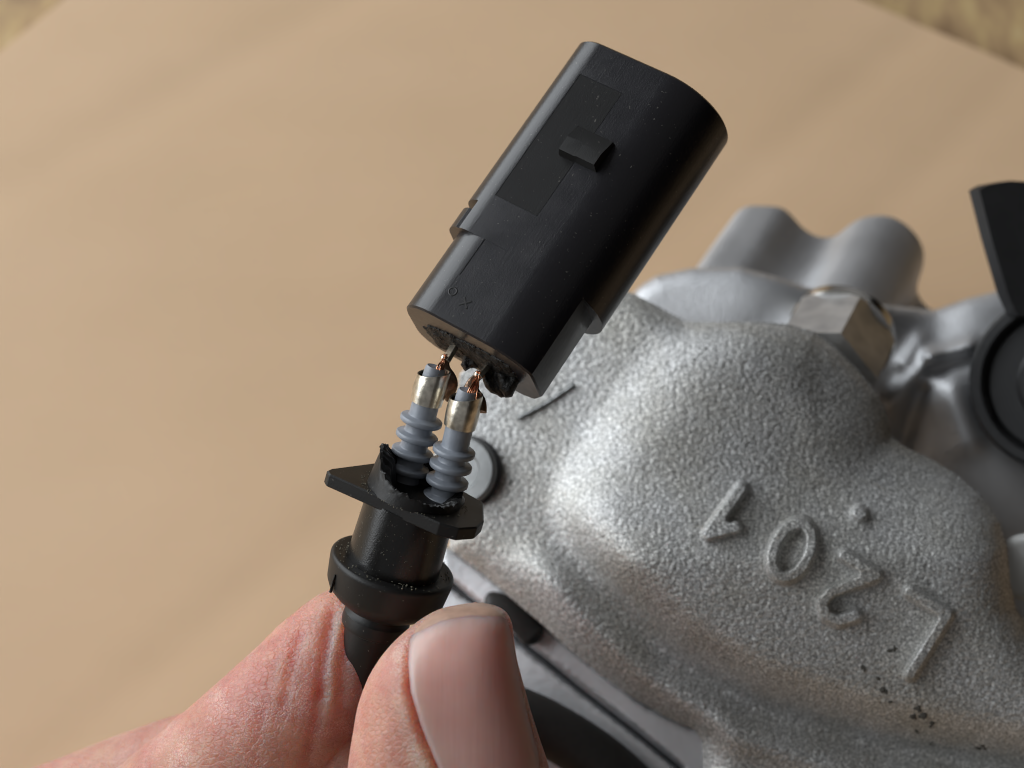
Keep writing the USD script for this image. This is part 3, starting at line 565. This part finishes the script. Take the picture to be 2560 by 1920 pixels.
# wire seals, crimps and contacts
def seal(ptop, pbot, ribs, top_t, crimp, strand_to, dtop, dbot):
    a, b = P(*ptop, dtop), P(*pbot, dbot); ax = nrm(a - b); L = np.linalg.norm(a - b)
    pr = [(1.85, 0)]
    for t in ribs:
        pr += [(1.84, t - 0.75), (1.96, t - 0.58), (2.72, t - 0.46), (2.88, t - 0.3), (2.9, t), (2.88, t + 0.22), (2.74, t + 0.36), (2.0, t + 0.52), (1.86, t + 0.7)]
    pr += [(1.85, L), (1.75, L + 0.1)]
    o = part('wire_seal', lathe(pr, b, ax, 64), 'seal_rubber', con, smooth=60)
    return a, b, ax, L
for (ptop, pbot, ribs, dtop, dbot, contact) in (
    ((1066, 1003), (1003, 1235), (1.6, 3.9, 6.2, 8.6, 10.9), 220.5, 224.0, [(1098, 975, 220.0), (1114, 940, 220.8), (1112, 910, 221.6), (1126, 884, 222.4), (1143, 856, 223.2), (1166, 815, 225)]),
    ((1150, 1062), (1103, 1270), (1.6, 4.0, 6.3, 8.4), 218.4, 222.0, [(1180, 1024, 217.8), (1178, 985, 218.8), (1182, 956, 219.6), (1200, 938, 220.0), (1222, 918, 220.8), (1246, 880, 225)])):
    a, b, ax, L = seal(ptop, pbot, ribs, 0, 0, 0, dtop, dbot)
    x, y, z = frame(ax, (1, 0, 0))
    if y[2] < 0: y = -y
    # crimp barrel: a rolled strip, open towards the viewer at its top edge
    nt, nz = 72, 8; vv = []
    for rr in (2.14, 1.92):
        for k in range(nt):
            t = 2 * math.pi * k / nt
            up = 4.3 + 0.7 * math.cos(t - 0.5) - 0.4 * math.sin(t)
            for j in range(nz):
                s = j / (nz - 1); bul = 0.12 * math.sin(math.pi * s)
                vv.append(((rr + bul) * math.cos(t), (rr + bul) * math.sin(t), -0.2 + s * up))
    ff = []
    for k in range(nt):
        for j in range(nz - 1):
            p, q, r, s = k * nz + j, ((k + 1) % nt) * nz + j, ((k + 1) % nt) * nz + j + 1, k * nz + j + 1
            ff += [(p, q, r), (p, r, s)]; o2 = nt * nz; ff += [(p + o2, r + o2, q + o2), (p + o2, s + o2, r + o2)]
        for j, fl_ in ((0, 1), (nz - 1, 0)):
            p, q = k * nz + j, ((k + 1) % nt) * nz + j; p2, q2 = p + nt * nz, q + nt * nz
            ff += [(p, p2, q), (q, p2, q2)] if fl_ else [(p, q, p2), (q, q2, p2)]
    cb = place(trimesh.Trimesh(np.array(vv), ff, process=False), a, x, y, z)
    if np.linalg.det(np.stack([x, y, z])) < 0: cb.invert()
    ct = part('terminal', cb, 'tinned_metal', con, smooth=50)
    # wire insulation end standing out of the crimp
    ins = lathe([(1.35, 0), (1.4, 4.0), (1.36, 4.7), (1.2, 4.95), (0.7, 4.8)], a - 0.25 * x, nrm(ax + 0.06 * x), 40)
    ins.vertices = ins.vertices + 0.22 * (fbm(ins.vertices, 0.9, 3, 2)[:, None]) * y
    part('wire_insulation', ins, 'wire_insulation', con, smooth=50)
    # crimp wing: tarnished metal rising at the right of the barrel to the contact blade
    cp = np.array([P(*c) for c in contact])
    path = spline(cp, 60)
    wdt = np.interp(np.linspace(0, 1, 60), [0, .12, .3, .42, .6, 1], [2.0, 1.75, 0.8, 0.55, 0.62, 0.62])
    wing = tube(path[:30], wdt[:30], 16, (1.0, 0.42), hint=y)
    part('crimp_wing', wing, 'tarnished_metal', ct, smooth=60)
    pa, pb = path[25], path[56]; bxx, byy, bzz = frame(pb - pa, (-0.75, 0.2, 0.62))
    part('contact_blade', place(rbox(-0.32, 0.32, -0.75, 0.75, -0.3, np.linalg.norm(pb - pa), 0.06), pa, bxx, byy, bzz), 'tinned_metal', ct, smooth=20)
    kn = path[27]
    part('crimp_tab', lump(kn + 0.25 * y - 0.5 * x, ax, (0.42, 0.5, 0.5), 5, 0.15, 3), 'tinned_metal', ct, smooth=60)
    # bare copper strands
    e0 = a + z * 4.4 + x * 0.7 + y * 0.5; e1 = kn + 0.45 * y - 0.35 * x
    for k in range(9):
        o_ = rng.normal(0, 0.34, 3); m_mid = (e0 + e1) / 2 + rng.normal(0, 0.12, 3) + y * 0.25
        part('copper_strand', tube(spline(np.array([e0 + o_ - z * 0.8, e0 + o_ * 0.9, m_mid + o_ * 0.5, e1 + o_ * 0.28, e1 + z * 0.4 + o_ * .3]), 14), 0.13, 8), 'copper', con, smooth=60)

# ------------------------------------------------------------------ the hand
hand = thing('hand', P(900, 2100, 230), 'bare hand pinching the black grommet between thumb and forefinger', 'hand')
# thumb: rows from the tip downwards: y, centre x, half width, half thickness (mm), depth of the mid plane
rows = np.array([
    (1507, 1188, 8, 0.4, 208.6), (1512, 1186, 42, 1.6, 208.4), (1520, 1180, 72, 2.6, 208.2), (1535, 1171, 98, 3.8, 208.0), (1560, 1158, 122, 5.0, 207.8), (1600, 1137, 148, 6.2, 207.5),
    (1650, 1120, 173, 7.2, 207.2), (1700, 1112, 194, 7.8, 207.0), (1760, 1109, 213, 8.3, 207.0), (1840, 1114, 233, 8.8, 207.2), (1920, 1121, 252, 9.4, 207.6), (2040, 1128, 268, 10.0, 208.5), (2200, 1130, 275, 10.6, 212), (2400, 1120, 280, 11.4, 220)], float)
rows[:, 4] += 4.5
ti = PchipInterpolator(rows[:, 0], rows[:, 1:])
nail_poly = Polygon([(1024, 1600), (1040, 1572), (1075, 1540), (1120, 1520), (1165, 1509), (1205, 1506), (1240, 1514), (1262, 1536), (1276, 1575), (1288, 1640), (1302, 1720), (1322, 1800), (1345, 1880), (1352, 1960), (1300, 2010), (1190, 2020), (1120, 1975), (1082, 1890), (1050, 1810), (1026, 1730), (1020, 1660)]).buffer(10).buffer(-10)
def thumb_front(u, v):
    c, hw, T, d = ti(v).T
    s = np.clip((u - c) / hw, -1, 1)
    return d - T * (1 - np.abs(s) ** 2.7) ** 0.5
nv, na = 190, 168; ys = np.r_[np.linspace(1507, 1560, 40), np.linspace(1561, 1960, 120), np.linspace(1968, 2400, 30)]
rings = []; ang = np.linspace(0, 2 * np.pi, na, endpoint=False)
for y_ in ys:
    c, hw, T, d = ti(y_)
    s = np.cos(ang); s = np.sign(s) * np.abs(s) ** 0.95
    u = c + hw * s; prf = (1 - np.abs(np.clip(s, -1, 1)) ** 2.7); prf = np.maximum(prf, 0) ** 0.5
    dd = np.where(np.sin(ang) >= 0, d - T * prf, d + T * 0.9 * prf)
    rings.append(np.stack([u, np.full(na, y_), dd], 1))
rg_ = np.array(rings)
fu, fv, fd = rg_[..., 0].ravel(), rg_[..., 1].ravel(), rg_[..., 2].ravel()
front = np.tile(np.sin(ang) > 0.02, len(ys))
pp = shapely.points(np.stack([fu, fv], -1)); inside = shapely.contains(nail_poly, pp); dn = shapely.distance(pp, nail_poly.exterior)
up_ = np.clip((fv - 1560) / 60, 0, 1)
relief = np.where(inside, 0.35 * np.clip(dn / 10, 0, 1), -0.75 * np.exp(-((dn - 26) / 22) ** 2) * up_ + 0.25 * np.exp(-(dn / 7) ** 2) * up_)
fd = fd + np.where(front, relief, 0)
tv = P(fu, fv, fd)
tv = tv + np.where((front & ~inside)[:, None], 0.16 * fbm(tv * np.array([1, .8, 1]), 0.55, 3, 21)[:, None], 0) * np.array([0, 0, 1.0])
n0 = len(tv); tv = np.vstack([tv, P(1188, 1505, 213.1)[None], P(*[1120, 2400, 224.5])[None]]); f = []
for i in range(len(ys) - 1):
    for j in range(na):
        p, q, r, s = i * na + j, i * na + (j + 1) % na, (i + 1) * na + (j + 1) % na, (i + 1) * na + j
        f += [(p, q, r), (p, r, s)]
for j in range(na): f += [(n0, (j + 1) % na, j), (n0 + 1, (len(ys) - 1) * na + j, (len(ys) - 1) * na + (j + 1) % na)]
thumb = trimesh.Trimesh(tv, f, process=False)
if thumb.volume < 0: thumb.invert()
def finger(path_px, radii, flat, n=150, na=120, hint=(0, 0, 1), tip=True, seed=0):
    p3 = np.array([P(*q) for q in path_px]); c = spline(p3, n); t = np.linspace(0, 1, n)
    p_t = np.r_[0, np.cumsum(np.linalg.norm(np.diff(p3, axis=0), axis=1))]; p_t /= p_t[-1]
    r = PchipInterpolator(p_t, radii)(t)
    # round tip: close the last stretch as an ellipse
    L = np.linalg.norm(np.diff(c, axis=0), axis=1).sum(); s = (1 - t) * L; rt = r[-1] * 1.15
    r = r * np.sqrt(np.clip(1 - (1 - np.clip(s / rt, 0, 1)) ** 2, 0.0004, 1))
    m = tube(c, r, na, flat, hint=hint); return m
index = finger([(120, 2330, 246), (330, 2140, 240), (500, 1992, 236), (630, 1868, 232), (745, 1752, 231), (850, 1640, 231.3), (930, 1560, 232), (985, 1510, 232.5)], [12.5, 11.6, 10.8, 10.1, 9.6, 8.9, 7.6, 6.2], (1.0, 0.9))
if index.volume < 0: index.invert()
p = index.vertices
# lengthwise folds and cross lines where the fingertip is squeezed
U2 = 1280 + p[:, 0] * F / -p[:, 2]; V2 = 960 - p[:, 1] * F / -p[:, 2]
g_ = np.zeros(len(p))
for a, b, w, h in (((828, 1530), (800, 1740), 13, -0.75), ((800, 1740), (770, 1920), 14, -0.45), ((745, 1590), (705, 1760), 12, -0.30), ((690, 1640), (640, 1860), 11, -0.22), ((868, 1560), (850, 1760), 16, -0.4), ((845, 1560), (815, 1700), 11, 0.35)):
    g_ += 0.95 * h * np.exp(-(seg(U2, V2, a, b) / w) ** 2)
g_ += 0.5 * fbm(np.c_[p[:, 0] * 0.5 - p[:, 1] * .1, p[:, 1] * 0.12, p[:, 2] * .2], 1.0, 3, 12)
nr = trimesh.Trimesh(p, index.faces, process=False).vertex_normals
index.vertices = p + nr * g_[:, None]
middle = finger([(-260, 2330, 262), (0, 2130, 256), (180, 2062, 252), (350, 1990, 249), (520, 1925, 247), (640, 1885, 246)], [11, 10.5, 10.2, 9.8, 9.2, 8], (1.0, 0.95), n=90, na=80)
palm = m3.Manifold.hull_points(np.vstack([trimesh.creation.icosphere(2, r).vertices + P(*c) for c, r in (((1120, 2420, 222), 11), ((150, 2360, 248), 12), ((-200, 2400, 262), 11), ((400, 3000, 270), 20), ((1000, 3000, 250), 18))]))
web = m3.Manifold.hull_points(np.vstack([trimesh.creation.icosphere(3, r).vertices + P(*c) for c, r in (((850, 1780, 233), 5.5), ((950, 1800, 234), 5), ((820, 2000, 238), 9), ((900, 2300, 238), 12))]))
hb = MF(thumb) + MF(index) + MF(middle) + palm + web
skin_path = part('skin', hb, 'skin', hand, smooth=True)
# thumb nail
def nail_depth(u, v):
    t = np.clip(shapely.distance(shapely.points(np.stack([u, v], -1)), nail_poly.exterior) / 14, 0, 1)
    c, hw, T, d = ti(v).T
    s = np.clip((u - 1165 - 0.16 * (v - 1600)) / 175, -1, 1)
    return thumb_front(u, v) - 0.42 * np.sqrt(1 - (1 - t) ** 2) - 0.1
tipcut = Polygon([(900, 1400), (1400, 1400), (1400, 1575), (1330, 1560), (1250, 1541), (1170, 1538), (1100, 1553), (1045, 1580), (900, 1630)])
plate = nail_poly.difference(tipcut); free = nail_poly.intersection(tipcut)
nail = part('thumbnail', sheet(plate, nail_depth, 6, bstep=5), 'nail', hand, smooth=True)
part('free_edge', sheet(free, nail_depth, 5, bstep=5), 'nail_edge', nail, smooth=True)
